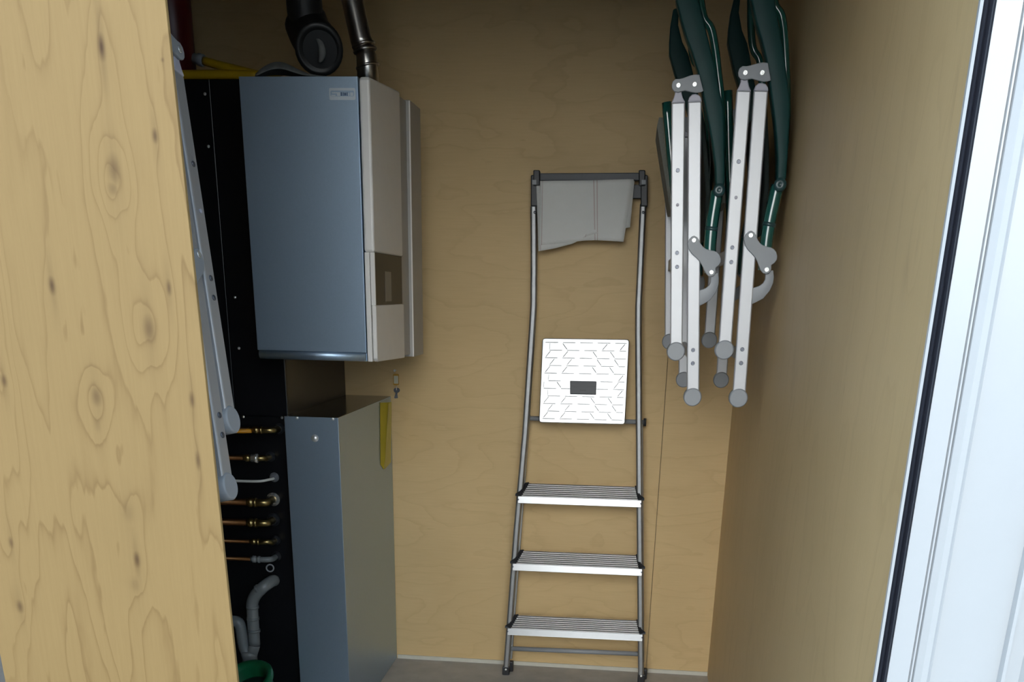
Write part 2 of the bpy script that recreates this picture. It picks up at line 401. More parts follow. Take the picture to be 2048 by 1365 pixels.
# ------------------------------------------------------------------ black plumbing enclosure (box along the left, behind the boiler)
EY, EZ = 2.88, 1.785
enc = thing('plumbing_enclosure', 'tall black panelled enclosure behind the boiler with screws and pipe outlets', 'enclosure', (-1.45, 3.19, 0))
bm = BM(); box(bm, XLL + .002, XL, EY + .012, YB - .004, 0, EZ); obj('carcass', bm, 'black_paint', enc)
sx_ = at(430, 300, EY).x; zs = at(530, 833, EY).z
for a, b, z0, z1 in ((XLL + .004, sx_ - .0008, zs + .001, EZ), (sx_ + .0008, XL, zs + .001, EZ), (XLL + .004, XL, .0, zs - .001)):
    bm = BM(); box(bm, a, b, EY, EY + .0119, z0, z1); obj('front_panel', bm, 'black_paint', enc, .0015)
for px, py in ((410, 188), (417, 293), (470, 595), (478, 697), (487, 834), (564, 836)):
    q = at(px, py, EY); bm = BM(); dome(bm, q, (0, -1, 0), .0042, .003); obj('screw', bm, 'steel', enc)

# ------------------------------------------------------------------ boiler on the wall
BX, BY0, BY1, BZ0, BZ1 = -.661, 2.68, 3.28, 1.112, 1.752
bo = thing('wall_boiler', 'grey wall-hung boiler with light front cover and small dark display', 'boiler', (-.82, 2.98, BZ0))
bm = BM(); box(bm, XL - .003, -.690, BY0, BY1 - .01, BZ0 + .022, BZ1 + .004); obj('side_casing', bm, 'silver', bo, .001)
bm = BM(); lathe(bm, (XL - .001, BY0 + .014, BZ0 + .012), (1, 0, 0), [(0, .0125), (.285, .0125)], 16)
box(bm, XL - .001, -.692, BY0 + .014, BY1 - .02, BZ0, BZ0 + .02); obj('bottom_edge', bm, 'silver', bo)
zd0, zd1 = 1.2495, 1.3735
def cov(z0, z1, y0=BY0, y1=3.01, xa=-.687, xb=BX): return (xa, xb, y0, y1, z0, z1)
bm = BM()
prism_x(bm, [(BY0, zd1), (BY0, BZ1 - .004), (BY0 + .006, BZ1 + .004), (3.01, BZ1 + .026), (3.01, zd1)], -.687, BX)
obj('front_cover', bm, 'cover', bo, .006, seg=3)
bm = BM(); box(bm, -.687, -.6745, BY0 + .0005, 3.0, BZ0, zd1); obj('cover_frame', bm, 'cover', bo, .002)
bm = BM()
prism_x(bm, [(BY0 + .001, zd0), (BY0 + .001, BZ0 + .008), (BY0 + .01, BZ0), (3.01, BZ0 - .008), (3.01, zd0)], -.6725, BX)
obj('control_flap', bm, 'cover', bo, .003, seg=3)
bm = BM(); prism_x(bm, [(BY0 + .001, zd0), (BY0 + .001, zd1), (BY0 + .006, zd1), (BY0 + .006, zd0)], -.6725, BX - .0005); obj('flap_rib', bm, 'cover', bo)
bm = BM(); box(bm, -.6745, BX - .002, BY0 + .006, 3.0, zd0 + .0005, zd1 - .0005); dsp = obj('display_window', bm, 'display', bo)
q0, q1 = atx(770, 540, BX - .0018), atx(783, 603, BX - .0018)
bm = BM(); box(bm, BX - .0022, BX - .0012, q0.y, q1.y, q1.z, q0.z - .004); obj('lcd_screen', bm, 'lcd', dsp)
bm = BM(); box(bm, -.70, -.672, 2.95, 3.135, BZ0 - .004, BZ1 + .022); obj('recess_panel', bm, 'cover_dark', bo)
bm = BM(); box(bm, -.70, BX, 3.135, BY1, BZ0 - .012, BZ1 + .026); obj('rear_casing', bm, 'cover_dark', bo, .0015)
bm = BM(); box(bm, -.664, BX + .0006, 3.1335, 3.137, BZ0 - .011, BZ1 + .024); obj('casing_edge', bm, 'cover', bo)
bm = BM(); box(bm, -.92, -.84, BY1 - .012, YB, 1.25, 1.29); obj('wall_bracket', bm, 'black_plastic', bo)
bm = BM(); box(bm, -.92, -.84, BY1 - .012, YB, 1.6, 1.64); obj('wall_bracket', bm, 'black_plastic', bo)
# sticker on the side casing
yl = BY0 - .0006
def lp(px, py, y=yl): return at(px, py, y)
stk = None
bm = BM(); a, b = lp(658, 176), lp(711, 200)
def rrect(xa, xb, za, zb, r, n=4):
    out = []
    for cx_, cz_, a0 in ((xb - r, zb - r, 0), (xa + r, zb - r, 90), (xa + r, za + r, 180), (xb - r, za + r, 270)):
        for k in range(n + 1):
            t = math.radians(a0 + 90 * k / n); out.append((cx_ + r * math.cos(t), cz_ + r * math.sin(t)))
    return out
prism_y(bm, rrect(a.x, b.x, b.z, a.z, .003), yl, BY0 + .0002); stk = obj('sticker', bm, 'label_pale', bo)
bm = BM(); w_ = b.x - a.x; h_ = a.z - b.z
prism_y(bm, rrect(a.x + w_ * .045, b.x - w_ * .045, b.z + h_ * .30, a.z - h_ * .22, .003), yl - .0003, yl)
obj('sticker_panel', bm, 'silver', stk)
bm = BM()
def mark(u0, u1, v0, v1): box(bm, a.x + w_ * u0, a.x + w_ * u1, yl - .0006, yl - .0002, a.z - h_ * v1, a.z - h_ * v0)
mark(.11, .36, .36, .46); mark(.08, .24, .58, .68); mark(.30, .42, .44, .66); mark(.36, .42, .36, .46)
mark(.73, .77, .44, .66); mark(.81, .92, .38, .66)
obj('sticker_print', bm, 'label_pale', stk)
bm = BM(); mark(.44, .50, .36, .66); mark(.53, .56, .36, .66); mark(.57, .66, .40, .64); mark(.68, .71, .36, .66)
obj('sticker_print', bm, 'label_blue', stk)

# things on top of the boiler and of the enclosure
fl = thing('steel_flue', 'shiny steel flue pipe with clamp rings rising from the boiler top', 'pipe', at(735, 150, 2.95))
FY = 2.95
pts = [at(739, 152, FY), at(733, 112, FY), at(728, 96, FY), at(722, 80, FY), at(700, -20, FY), at(672, -150, FY)]
bm = BM(); tube(bm, [pts[2], pts[3], pts[4], pts[5]], .0275, 24); obj('pipe', bm, 'steel_duct', fl)
bm = BM(); pv = at(737, 150, FY); pv.z = BZ1 + .004; tube(bm, [pv, pts[1], pts[2]], [.029, .026, .024], 24); obj('collar', bm, 'steel_duct', fl)
for px, py in ((727, 90), (730, 101), (735, 133)):
    bm = BM(); ring(bm, at(px, py, FY), pts[3] - pts[4], .0275, .0035); obj('clamp_ring', bm, 'steel_duct', fl)

DY = 2.86
du = thing('black_air_duct', 'black air duct with fat elbow behind the grey cloth on the boiler', 'duct', at(640, 150, DY))
bm = BM(); tube(bm, [at(598, -160, DY), at(605, -40, DY), at(612, 40, DY), at(622, 70, DY)], .044, 20, 3); obj('pipe', bm, 'black_duct', du)
bm = BM(); e0 = at(650, 140, DY); e0.z = BZ1 + .01
tube(bm, [at(612, 45, DY + .02), at(622, 70, DY), at(638, 90, DY - .04), at(638, 98, DY - .075)], [.054, .057, .057, .052], 24, 4); obj('elbow', bm, 'black_duct', du)
bm = BM(); lathe(bm, at(638, 98, DY - .075), at(638, 98, DY - .075) - at(638, 90, DY - .04), [(-.012, .054), (-.012, .058), (.006, .058), (.006, .046), (-.004, .038), (-.004, .01)], 28)
obj('elbow_collar', bm, 'black_duct', du)
bm = BM(); arc = []
cc = at(628, 103, DY - .085)
for k in range(9):
    t = math.radians(-55 + 125 * k / 8); arc.append(cc + Vector((.021 * math.cos(t), 0, .028 * math.sin(t))))
tube(bm, arc, [.002, .006, .008, .009, .009, .008, .007, .005, .002], 8); obj('sticker', bm, 'grey_cloth', du)

bm = BM(); CYY = 2.715
rows = []
top_pts = [(508, 150, 0), (530, 128, .02), (552, 118, .05), (572, 122, .05), (598, 140, .03), (625, 151, .01), (660, 155, 0)]
for j in range(5):
    t = j / 4; row = []
    for (px, py, hh) in top_pts:
        q = at(px, py + (155 - py) * abs(t - .35) * 1.25, CYY + .11 * t - .02)
        q.z = max(q.z, BZ1 + .007) + (.004 if (j + px) % 2 else 0)
        row.append(bm.verts.new(q))
    rows.append(row)
for j in range(4):
    for i in range(len(top_pts) - 1):
        f = bm.faces.new((rows[j][i], rows[j][i + 1], rows[j + 1][i + 1], rows[j + 1][i])); f.smooth = True
ragm = obj('work_cloth', bm, 'grey_cloth'); tag(ragm, 'crumpled dark grey cloth heaped on the boiler top', 'cloth')
s_ = ragm.modifiers.new('solid', 'SOLIDIFY'); s_.thickness = .006; ss = ragm.modifiers.new('sub', 'SUBSURF'); ss.levels = 1; ss.render_levels = 2

ex = thing('red_cylinder', 'dark red cylinder standing on the black enclosure, upper left', 'extinguisher', (at(350, 130, 3.02).x, 3.02, EZ))
c0 = WORLD[ex.name].copy(); rr = .055
bm = BM(); lathe(bm, c0, (0, 0, 1), [(0, rr - .006), (.006, rr), (.30, rr), (.34, rr * .75), (.36, .02), (.39, .02)], 28); obj('body', bm, 'red_paint', ex)
bm = BM(); lathe(bm, c0 + Vector((0, 0, .215)), (0, 0, 1), [(0, rr + .0008), (.05, rr + .0008)], 28); obj('label_band', bm, 'grey_plastic', ex)
bm = BM(); lathe(bm, c0 + Vector((0, 0, .39)), (0, 0, 1), [(0, .02), (.03, .02)], 12); beam(bm, c0 + Vector((0, 0, .415)), c0 + Vector((-.07, 0, .43)), .02, .012, Vector((0, 1, 0))); obj('valve', bm, 'black_plastic', ex)

ho = thing('yellow_hose', 'yellow hose with dark end coupling lying on the black enclosure', 'hose', at(450, 147, 2.91))
HZ = EZ + .012
def hz(px, Y): q = at(px, 147, Y); q.z = HZ; return q
bm = BM(); tube(bm, [hz(250, 2.91), hz(370, 2.895), hz(450, 2.892), hz(530, 2.90), at(566, 140, 2.96)], .0115, 12, 5)
hb = [hz(520, 2.905), at(480, 141, 2.92), at(440, 131, 2.93), at(408, 122, 2.94)]
tube(bm, hb, .0105, 12, 4); obj('hose', bm, 'yellow_hose', ho)
bm = BM(); lathe(bm, at(408, 122, 2.94), at(385, 116, 2.945) - at(440, 131, 2.93), [(0, .0125), (.004, .015), (.016, .015), (.018, .012), (.030, .012), (.032, .008)], 16)
obj('coupling', bm, 'grey_plastic', ho)

# ------------------------------------------------------------------ lower cabinet
cb = thing('lower_cabinet', 'narrow tall grey metal cabinet standing on the floor under the boiler', 'cabinet', (-.9, 3.17, 0))
CXR, CY0, CZ = -.8195, 2.845, .948
bm = BM(); prism_y(bm, [(XL + .001, 0), (CXR - .002, 0), (CXR - .002, CZ - .001), (XL + .001, CZ - .001)], CY0 + .002, YB - .006); obj('body', bm, 'silver', cb)
bm = BM(); box(bm, XL + .001, CXR, CY0, CY0 + .0022, .01, CZ); obj('front_panel', bm, 'silver', cb, .001)
bm = BM(); box(bm, CXR - .0022, CXR, CY0 + .0005, YB - .004, .004, CZ - .0005); obj('side_panel', bm, 'silver', cb, .001)
bm = BM(); box(bm, XL + .001, CXR - .001, CY0 + .002, YB - .006, CZ - .0012, CZ + .0006); obj('top_panel', bm, 'silver_shaded_top', cb)
for px, py in ((594.5, 836.5), (666, 838.5)):
    bm = BM(); dome(bm, at(px, py, CY0), (0, -1, 0), .0042, .003); obj('screw', bm, 'steel', cb)
bm = BM(); q = at(630, 877, CY0); lathe(bm, q, (0, -1, 0), [(0, .0105), (.002, .0105), (.004, .009), (.007, .0055), (.008, .001)], 20); obj('plug_button', bm, 'steel', cb)

# yellow folded paper on the cabinet side
yp = thing('yellow_paper_slip', 'folded yellow paper slip stuck to the cabinet side near the back wall', 'paper', atx(766, 870, CXR + .002))
def cs(px, py, o=.0015): return atx(px, py, CXR + o)
bm = BM(); hexa(bm, [cs(760, 806), cs(783, 805), cs(768, 940), cs(761, 930)], [cs(760, 806, .0003), cs(783, 805, .0003), cs(768, 940, .0003), cs(761, 930, .0003)]); obj('sheet', bm, 'yellow_paper', yp)
bm = BM(); hexa(bm, [cs(776.5, 808, .004), cs(783.2, 806, .009), cs(782, 925, .006), cs(769, 940, .002)], [cs(776.5, 808, .0034), cs(783.2, 806, .0084), cs(782, 925, .0054), cs(769, 940, .0016)]); obj('folded_flap', bm, 'yellow_pale', yp)

# key on the back wall
ky = thing('hanging_key', 'small keys on an orange tag hanging on the back wall', 'key', at(792, 742, YB))
bm = BM(); lathe(bm, at(792, 741, YB), (0, -1, 0), [(0, .002), (.018, .002), (.019, .004), (.021, .004)], 8); obj('nail', bm, 'steel', ky)
p_, q_ = at(786.5, 748, YB - .008), at(798, 771, YB - .008)
bm = BM(); prism_y(bm, rrect(p_.x, q_.x, q_.z, p_.z, .004), YB - .012, YB - .007); tg = obj('tag', bm, 'tag_orange', ky)
p_, q_ = at(787.6, 752, YB - .012), at(796.6, 768, YB - .012)
bm = BM(); prism_y(bm, rrect(p_.x, q_.x, q_.z, p_.z, .0015), YB - .0128, YB - .012); obj('tag_label', bm, 'white_tag', tg)
bm = BM(); ring(bm, at(793, 776, YB - .009), (1, .2, 0), .008, .0012); obj('split_ring', bm, 'steel', ky)
for sgn in (0, 1):
    a_ = at(795 - 3 * sgn, 781, YB - .008 - .003 * sgn); b_ = at(790 + 4 * sgn, 797, YB - .008 - .003 * sgn)
    bm = BM(); beam(bm, a_, b_, .006, .002); lathe(bm, a_ + Vector((0, .001, 0)), (0, -1, 0), [(0, .008), (.002, .008)], 12); obj('key_blade', bm, 'rivet_dark', ky)

# ------------------------------------------------------------------ pipes out of the black panel
PY = 2.825
def pipe(name, label, px_e, py_e, py_p, r, fit_px, big, mat='copper', fit='brass', white=None, handle=False, floorx=250):
    o = thing(name, label, 'pipe', at(px_e, py_e, EY))
    e = at(px_e, py_e, EY - .0015); c = at(px_e - 6, py_p, PY); c2 = c.copy()
    bm = BM(); lathe(bm, e, (0, -1, 0), [(0, big * 1.75), (.004, big * 1.75), (.006, big * 1.2), (.012, big * 1.2)], 20); obj('rosette', bm, 'black_plastic' if white != 'ring' else 'nut_white', o)
    bm = BM(); tube(bm, [e, Vector((e.x, PY + .02, e.z)), Vector((e.x - .004, PY + .006, c.z)), Vector((e.x - .018, PY, c.z)), Vector((e.x - .034, PY, c.z))], big, 16, 4); obj('elbow', bm, fit, o)
    s0 = at(fit_px, py_p, PY)
    bm = BM(); lathe(bm, Vector((e.x - .030, PY, c.z)), (-1, 0, 0), [(0, big * .8), (.002, big * 1.22), (.008, big * 1.22), (.010, big * .95), (.013, big * .95), (.015, big * 1.25), (.024, big * 1.25), (.026, r * 1.1), (max(.03, e.x - .03 - s0.x), r * 1.1)], 16)
    obj('union_nut', bm, fit, o)
    bm = BM(); tube(bm, [Vector((e.x - .04, PY, c.z)), Vector((-1.52, PY, c.z - .004))], r, 16); obj('pipe', bm, mat, o)
    if white == 'nut':
        bm = BM(); lathe(bm, Vector((s0.x + .006, PY, c.z)), (-1, 0, 0), [(0, r * 1.1), (.002, r * 1.75), (.007, r * 1.9), (.009, r * 1.6), (.020, r * 1.5), (.022, r)], 18); obj('nickel_nut', bm, 'nut_white', o)
    if handle:
        h0 = at(524, py_p, PY)
        bm = BM(); ring(bm, Vector((h0.x, PY, c.z)), (1, 0, 0), .0085, .0018); obj('seal_ring', bm, 'nut_white', o)
        bm = BM(); tube(bm, [Vector((h0.x, PY, c.z)), Vector((h0.x - .022, PY, c.z)), Vector((h0.x - .036, PY, c.z))], [.009, .0125, .009], 14, 3); obj('valve_body', bm, 'brass', o)
        hc = at(487, 863, PY - .016)
        bm = BM(); tube(bm, [hc + Vector((.018, .012, 0)), hc, hc + Vector((-.02, -.004, 0)), hc + Vector((-.05, -.004, 0))], [.006, .0095, .008, .006], 10, 3); obj('handle', bm, 'amber', o)
    return o
pipe('gas_pipe', 'topmost pipe on the black panel, with amber valve handle', 559, 858, 862, .009, 545, .0088, handle=True)
pipe('copper_pipe', 'second pipe from the top, copper with pale ring nut', 541, 914, 918, .0075, 513, .0082, white='nut')
pipe('copper_pipe', 'thickest copper pipe with bright ring, just under the thin white tube', 547, 999, 1007, .0105, 512, .0115, white='ring')
pipe('copper_pipe', 'thick copper pipe between the thickest pipe and two thin pipes', 547, 1040, 1048, .0102, 512, .0112)
pipe('copper_pipe', 'thin copper pipe, second from the bottom of the pipe row', 552, 1081, 1086, .0062, 532, .0080)
lowp = pipe('copper_pipe', 'lowest thin copper pipe with grey hanging ring below its elbow', 553, 1113, 1121, .0066, 524, .0084, fit='grey_pipe')
bm = BM(); ring(bm, at(540, 1137, PY), (0.2, -1, .1), .0105, .0022); obj('ring_tab', bm, 'grey_plastic', lowp)
wt = thing('white_tube', 'thin white tube bending out of the black panel between copper pipes', 'tube', at(549, 958, EY))
bm = BM(); tube(bm, [at(549, 957, EY), at(546, 958, EY - .02), at(538, 960, EY - .035), at(520, 963, PY), at(490, 963, PY), at(440, 961, PY), at(380, 958, PY)], .0038, 10, 5); obj('tube', bm, 'tube_white', wt)
bm = BM(); lathe(bm, at(549, 955, EY), (0, -1, 0), [(0, .014), (.004, .014), (.006, .009), (.016, .008)], 18); obj('outlet', bm, 'foot_dark', wt)

sp = thing('drain_trap', 'grey plastic drain pipe with U trap low on the black panel', 'pipe', at(510, 1230, 2.84))
SY = 2.83
pth = [at(548, 1162, EY - .006), at(544, 1163, EY - .02), at(528, 1174, SY), at(512, 1190, SY), at(505, 1206, SY), at(505, 1225, SY), at(509, 1290, SY)]
bm = BM(); tube(bm, pth, .0178, 18, 5); obj('down_pipe', bm, 'grey_pipe', sp)
for px, py, ax in ((519, 1181, (1, 0, .9)), (505, 1215, (0, 0, 1)), (506, 1238, (0, 0, 1)), (508, 1262, (0, 0, 1))):
    bm = BM(); c = at(px, py, SY); lathe(bm, c, ax, [(-.004, .0178), (-.004, .0192), (.004, .0192), (.004, .0178)], 18); obj('socket_ring', bm, 'grey_pipe', sp)
bm = BM(); tube(bm, [at(440, 1246, SY), at(468, 1243, SY), at(480, 1252, SY), at(487, 1290, SY), at(494, 1306, SY), at(503, 1308, SY), at(509, 1290, SY)], .0175, 18, 5); obj('trap_bend', bm, 'grey_pipe', sp)
bm = BM(); lathe(bm, at(498, 1302, SY), (0, 0, -1), [(0, .022), (.012, .026), (.02, .024), (.035, .024)], 18); obj('trap_cup', bm, 'grey_pipe', sp)

# green tub at the bottom left
tb = thing('green_tub', 'green plastic tub with wide rolled rim under the grey drain', 'tub', (-1.09, 2.68, 0))
bm = BM(); N = 36
ctr = at(482, 1375, 2.68); ctr.z = .20
axr = Vector((-.30, -.42, 1)).normalized(); sR = Vector((1, 0, .30)).normalized(); sR = (sR - axr * sR.dot(axr)).normalized(); qR = axr.cross(sR)
prof = [(.0, .0), (.062, .0), (.078, .16), (.082, .178), (.096, .184), (.101, .176), (.099, .164), (.090, .160), (.084, .0), (.070, -.014), (0.0, -.014)]
prof = [(0.0, .012), (.058, .012), (.074, .165), (.078, .178), (.092, .184), (.099, .176), (.097, .164), (.084, .158), (.068, .0), (0.0, .0)]
rows = []
for (r, h) in prof:
    base = ctr - axr * .184
    rows.append([bm.verts.new(base + axr * h + (sR * math.cos(2 * math.pi * k / N) + qR * math.sin(2 * math.pi * k / N)) * max(r, .001)) for k in range(N)])
for i in range(len(rows) - 1):
    for k in range(N):
        f = bm.faces.new((rows[i][k], rows[i][(k + 1) % N], rows[i + 1][(k + 1) % N], rows[i + 1][k])); f.smooth = True
obj('tub_body', bm, 'green_bucket', tb)
bm = BM(); base = ctr - axr * .184; lathe(bm, base, axr, [(.10, .066), (.135, .069), (.139, .055), (.141, .01)], 30); obj('hollow_shade_disc', bm, 'black_plastic', tb)  # black disc added to stand in for shade inside the tub

# ------------------------------------------------------------------ step ladder against the back wall
LP, LN = Vector((0, 3.385, 0)), Vector((0, 1, -.075 / 1.6)).normalized()
def L(px, py, off=0.0): return atp(px, py, LP - LN * off, LN)      # off: towards the camera
la = thing('step_ladder', 'folded aluminium step ladder with three ribbed steps leaning on back wall', 'ladder', (-.15, 3.385, 0))
RWD = .0205
def rail(pts, name='rail'):
    bm = BM(); P = [L(*p) for p in pts]; rows = []
    for i, p in enumerate(P):
        rows.append([bm.verts.new(p + Vector((sx * RWD / 2, 0, 0)) + LN * d) for sx, d in ((-1, 0), (-.55, -.004), (.55, -.004), (1, 0), (1, .022), (-1, .022))])
    for i in range(len(P) - 1):
        for k in range(6): bm.faces.new((rows[i][k], rows[i][(k + 1) % 6], rows[i + 1][(k + 1) % 6], rows[i + 1][k]))
    bm.faces.new(rows[0][::-1]); bm.faces.new(rows[-1]); obj(name, bm, 'alu', la, .002)
LR = [(1067, 412), (1067.5, 540), (1066.8, 612), (1064.5, 650), (1050, 870), (1033, 1060), (1012, 1340)]
RR = [(1286.5, 408), (1280.5, 540), (1277, 612), (1276.8, 660), (1278, 870), (1279.5, 1060), (1282, 1354)]
rail(LR); rail(RR)
for px, py in ((1011.5, 1345), (1282.5, 1358)):
    c = L(px, py); bm = BM(); box(bm, c.x - .0125, c.x + .0125, c.y - .004, c.y + .03, 0.0, .032); obj('foot', bm, 'black_plastic', la, .003)
    bm = BM(); dome(bm, L(px, py - 5, .005), (0, -1, 0), .0045, .003); obj('rivet', bm, 'steel', la)
# rear frame folded behind
def rear(p0, p1):
    bm = BM(); beam(bm, L(*p0, -.036), L(*p1, -.036), .016, .014); obj('rear_leg', bm, 'alu', la, .002)
rear((1056, 830), (1020, 1318)); rear((1281, 842), (1284, 1325))
for px, py in ((1021, 1318), (1290, 1316)):
    c = L(px, py, -.036); bm = BM(); box(bm, c.x - .011, c.x + .011, c.y - .01, c.y + .012, .002, .04); obj('rear_foot', bm, 'black_plastic', la, .003)
bm = BM(); tube(bm, [L(1055, 837, -.030), L(1290, 845, -.030)], .0075, 12); obj('pivot_rod', bm, 'grey_plastic', la)
bm = BM(); lathe(bm, L(1287, 845, -.030), (1, 0, 0), [(0, .013), (.009, .013)], 14); obj('rod_cap', bm, 'black_plastic', la)
bm = BM(); tube(bm, [L(1023, 1298, -.030), L(1286, 1309, -.030)], .0085, 12); obj('lower_rod', bm, 'grey_plastic', la)
# steps
for (lx, ly, rx, ry, bx, by, cx2, cy2) in ((1036, 993, 1283, 1001.5, 1052, 965, 1271, 972), (1025.5, 1128, 1284.5, 1139, 1042, 1101, 1273, 1108.5), (1015, 1257.5, 1285.5, 1270, 1031, 1228, 1274, 1238)):
    a_, b_ = L(lx, ly, .022), L(rx, ry, .022)
    up = Vector((0, .042, .037)); nrm = Vector((0, -.037, .042)).normalized()
    a2 = a_ + Vector((.028, 0, 0)) + up; b2 = b_ - Vector((.020, 0, 0)) + up
    bm = BM(); hh = Vector((0, -.0042, -.0237))
    hexa(bm, [a_, b_, b_ + hh, a_ + hh], [v + Vector((0, .003, 0)) for v in (a_, b_, b_ + hh, a_ + hh)])
    hexa(bm, [a_ + hh, b_ + hh, b_ + hh + Vector((0, .02, .001)), a_ + hh + Vector((0, .02, .001))], [v + Vector((0, 0, .002)) for v in (a_ + hh, b_ + hh, b_ + hh + Vector((0, .02, .001)), a_ + hh + Vector((0, .02, .001)))])
    st = obj('step_front', bm, 'alu_bright', la, .0008)
    bm = BM(); hexa(bm, [a_ + Vector((.01, 0, 0)), b_ - Vector((.01, 0, 0)), b2, a2], [v - nrm * .004 for v in (a_ + Vector((.01, 0, 0)), b_ - Vector((.01, 0, 0)), b2, a2)])
    tr = obj('step_tread', bm, 'tread', la)
    for k in range(7):
        t = (k + .5) / 7
        p0 = (a_ + Vector((.011, 0, 0))).lerp(a2, t) + nrm * .001; p1 = (b_ - Vector((.011, 0, 0))).lerp(b2, t) + nrm * .001
        bm = BM(); beam(bm, p0, p1, .0028, .0026, up.normalized()); obj('tread_rib', bm, 'alu_bright', tr)
    for s, p, p2 in ((1, a_, a2), (-1, b_, b2)):
        bm = BM()
        prism = [p + Vector((-.009 * s, 0, .001)), p + Vector((.012 * s, 0, .001)), p2 + Vector((.006 * s, 0, -.008)), p2 + Vector((.004 * s, 0, .004)), p2 + Vector((-.009 * s, 0, .002)), p + Vector((.006 * s, .016, .016)), p + Vector((-.009 * s, .004, .008))]
        hexa(bm, [v + Vector((0, -.001, 0)) for v in prism], [v + Vector((0, .012, -.004)) for v in prism]); obj('end_cap', bm, 'black_plastic', la)
        bm = BM(); c = p + Vector((.002 * s, -.0005, -.012)); dome(bm, c, (0, -1, 0), .004, .002); obj('rivet', bm, 'rivet_dark', la)
# platform, folded up flat, tilted back a little
PN = Vector((0, 1, -.20)).normalized(); PP = L(1164, 848, .014)
def Pt(px, py, off=0.0): return atp(px, py, PP - PN * off, PN)
tl, tr_, br, bl = Pt(1085, 677), Pt(1259, 679.5), Pt(1250, 850), Pt(1078, 846)
def plate(k, off0, off1, bm):
    def rr_(off):
        c4 = [bl, br, tr_, tl]; out = []
        for i in range(4):
            p, a, b = c4[i], c4[i - 1], c4[(i + 1) % 4]; da, db = (a - p).normalized() * k, (b - p).normalized() * k
            for t in range(4):
                u = t / 3; out.append((p + da).lerp(p, u).lerp(p.lerp(p + db, u), u) - PN * off)
        return out
    hexa(bm, rr_(off0), rr_(off1))
bm = BM(); plate(.010, -.006, .006, bm); pf = obj('platform', bm, 'plate', la, .0025)
bm = BM()
def PQ(u, v, off=.0066): return (bl.lerp(br, u)).lerp(tl.lerp(tr_, u), v) - PN * off
def bar(u0, v0, u1, v1, w=.0022):
    beam(bm, PQ(u0, v0), PQ(u1, v1), w, .0016, PN.cross(Vector((0, 0, 1))) if abs(u1 - u0) < .03 else Vector((0, 0, 1)))
NR = 11
for j in range(NR):
    v = .05 + .9 * j / (NR - 1)
    for i in range(5):
        u = .04 + .2 * i + (.05 if j % 2 else 0)
        u2 = min(u + .145, .97)
        if .33 < (u + u2) / 2 < .67 and .32 < v < .54: continue
        bar(u, v, u2, v)
        if j < NR - 1 and i in (0, 1, 3, 4) and not (.28 < u < .72 and .28 < v < .54):
            s = 1 if i < 2 else -1
            if (j // 3) % 2: s = -s
            bar(u if s < 0 else u + .01, v + .012, (u + .06) if s > 0 else u - .05 if u > .1 else u, v + .078, .0018)
obj('platform_pattern', bm, 'alu', pf)
bm = BM(); a4 = [Pt(1140, 762, .009), Pt(1193, 763, .009), Pt(1192, 790, .009), Pt(1140, 789, .009)]
hexa(bm, a4, [v + PN * .006 for v in a4]); obj('platform_label', bm, 'dark_grey_plastic', pf, .002)
bm = BM(); a4 = [Pt(1141, 772, .0093), Pt(1191, 773, .0093), Pt(1191, 774.2, .0093), Pt(1141, 773.2, .0093)]; hexa(bm, a4, [v + PN * .0005 for v in a4])
a4 = [Pt(1160, 780, .0093), Pt(1172, 780, .0093), Pt(1172, 782.5, .0093), Pt(1160, 782.5, .0093)]; hexa(bm, a4, [v + PN * .0005 for v in a4]); obj('label_line', bm, 'black_plastic', pf)
# plastic top
bm = BM(); a4 = [L(1080, 346.5, .012), L(1284, 345.5, .012), L(1284, 361, .012), L(1080, 362, .012)]; hexa(bm, a4, [v + LN * .022 for v in a4]); obj('top_bar', bm, 'dark_grey_plastic', la, .002)
bm = BM(); a4 = [L(1066, 370, .006), L(1291, 369, .006), L(1291, 397, .006), L(1066, 398, .006)]; hexa(bm, a4, [v + LN * .012 for v in a4]); obj('top_tray', bm, 'dark_grey_plastic', la, .002)
for s, cxp in ((1, 1069.5), (-1, 1287.5)):
    bm = BM()
    for x_a, x_b, y_a, y_b, off in ((-8, 6, 350, 413, .010), (-3, 10, 340, 372, .016)):
        if s < 0: x_a, x_b = -x_b, -x_a
        a4 = [L(cxp + x_a, y_a, off), L(cxp + x_b, y_a, off), L(cxp + x_b, y_b, off), L(cxp + x_a, y_b, off)]; hexa(bm, a4, [v + LN * .032 for v in a4])
    eb = obj('top_bracket', bm, 'black_plastic', la, .003)
    bm = BM(); xo = -1 if s > 0 else 0
    a4 = [L(cxp - 4 + xo, 360, .0168), L(cxp + 4 + xo, 360, .0168), L(cxp + 4 + xo, 369, .0168), L(cxp - 4 + xo, 369, .0168)]; hexa(bm, a4, [v + LN * .004 for v in a4]); obj('lug', bm, 'grey_plastic', eb)
    bm = BM(); dome(bm, L(cxp - 1 if s < 0 else cxp, 425, .0045), (0, -1, 0), .0045, .002); obj('rivet', bm, 'rivet_dark', la)

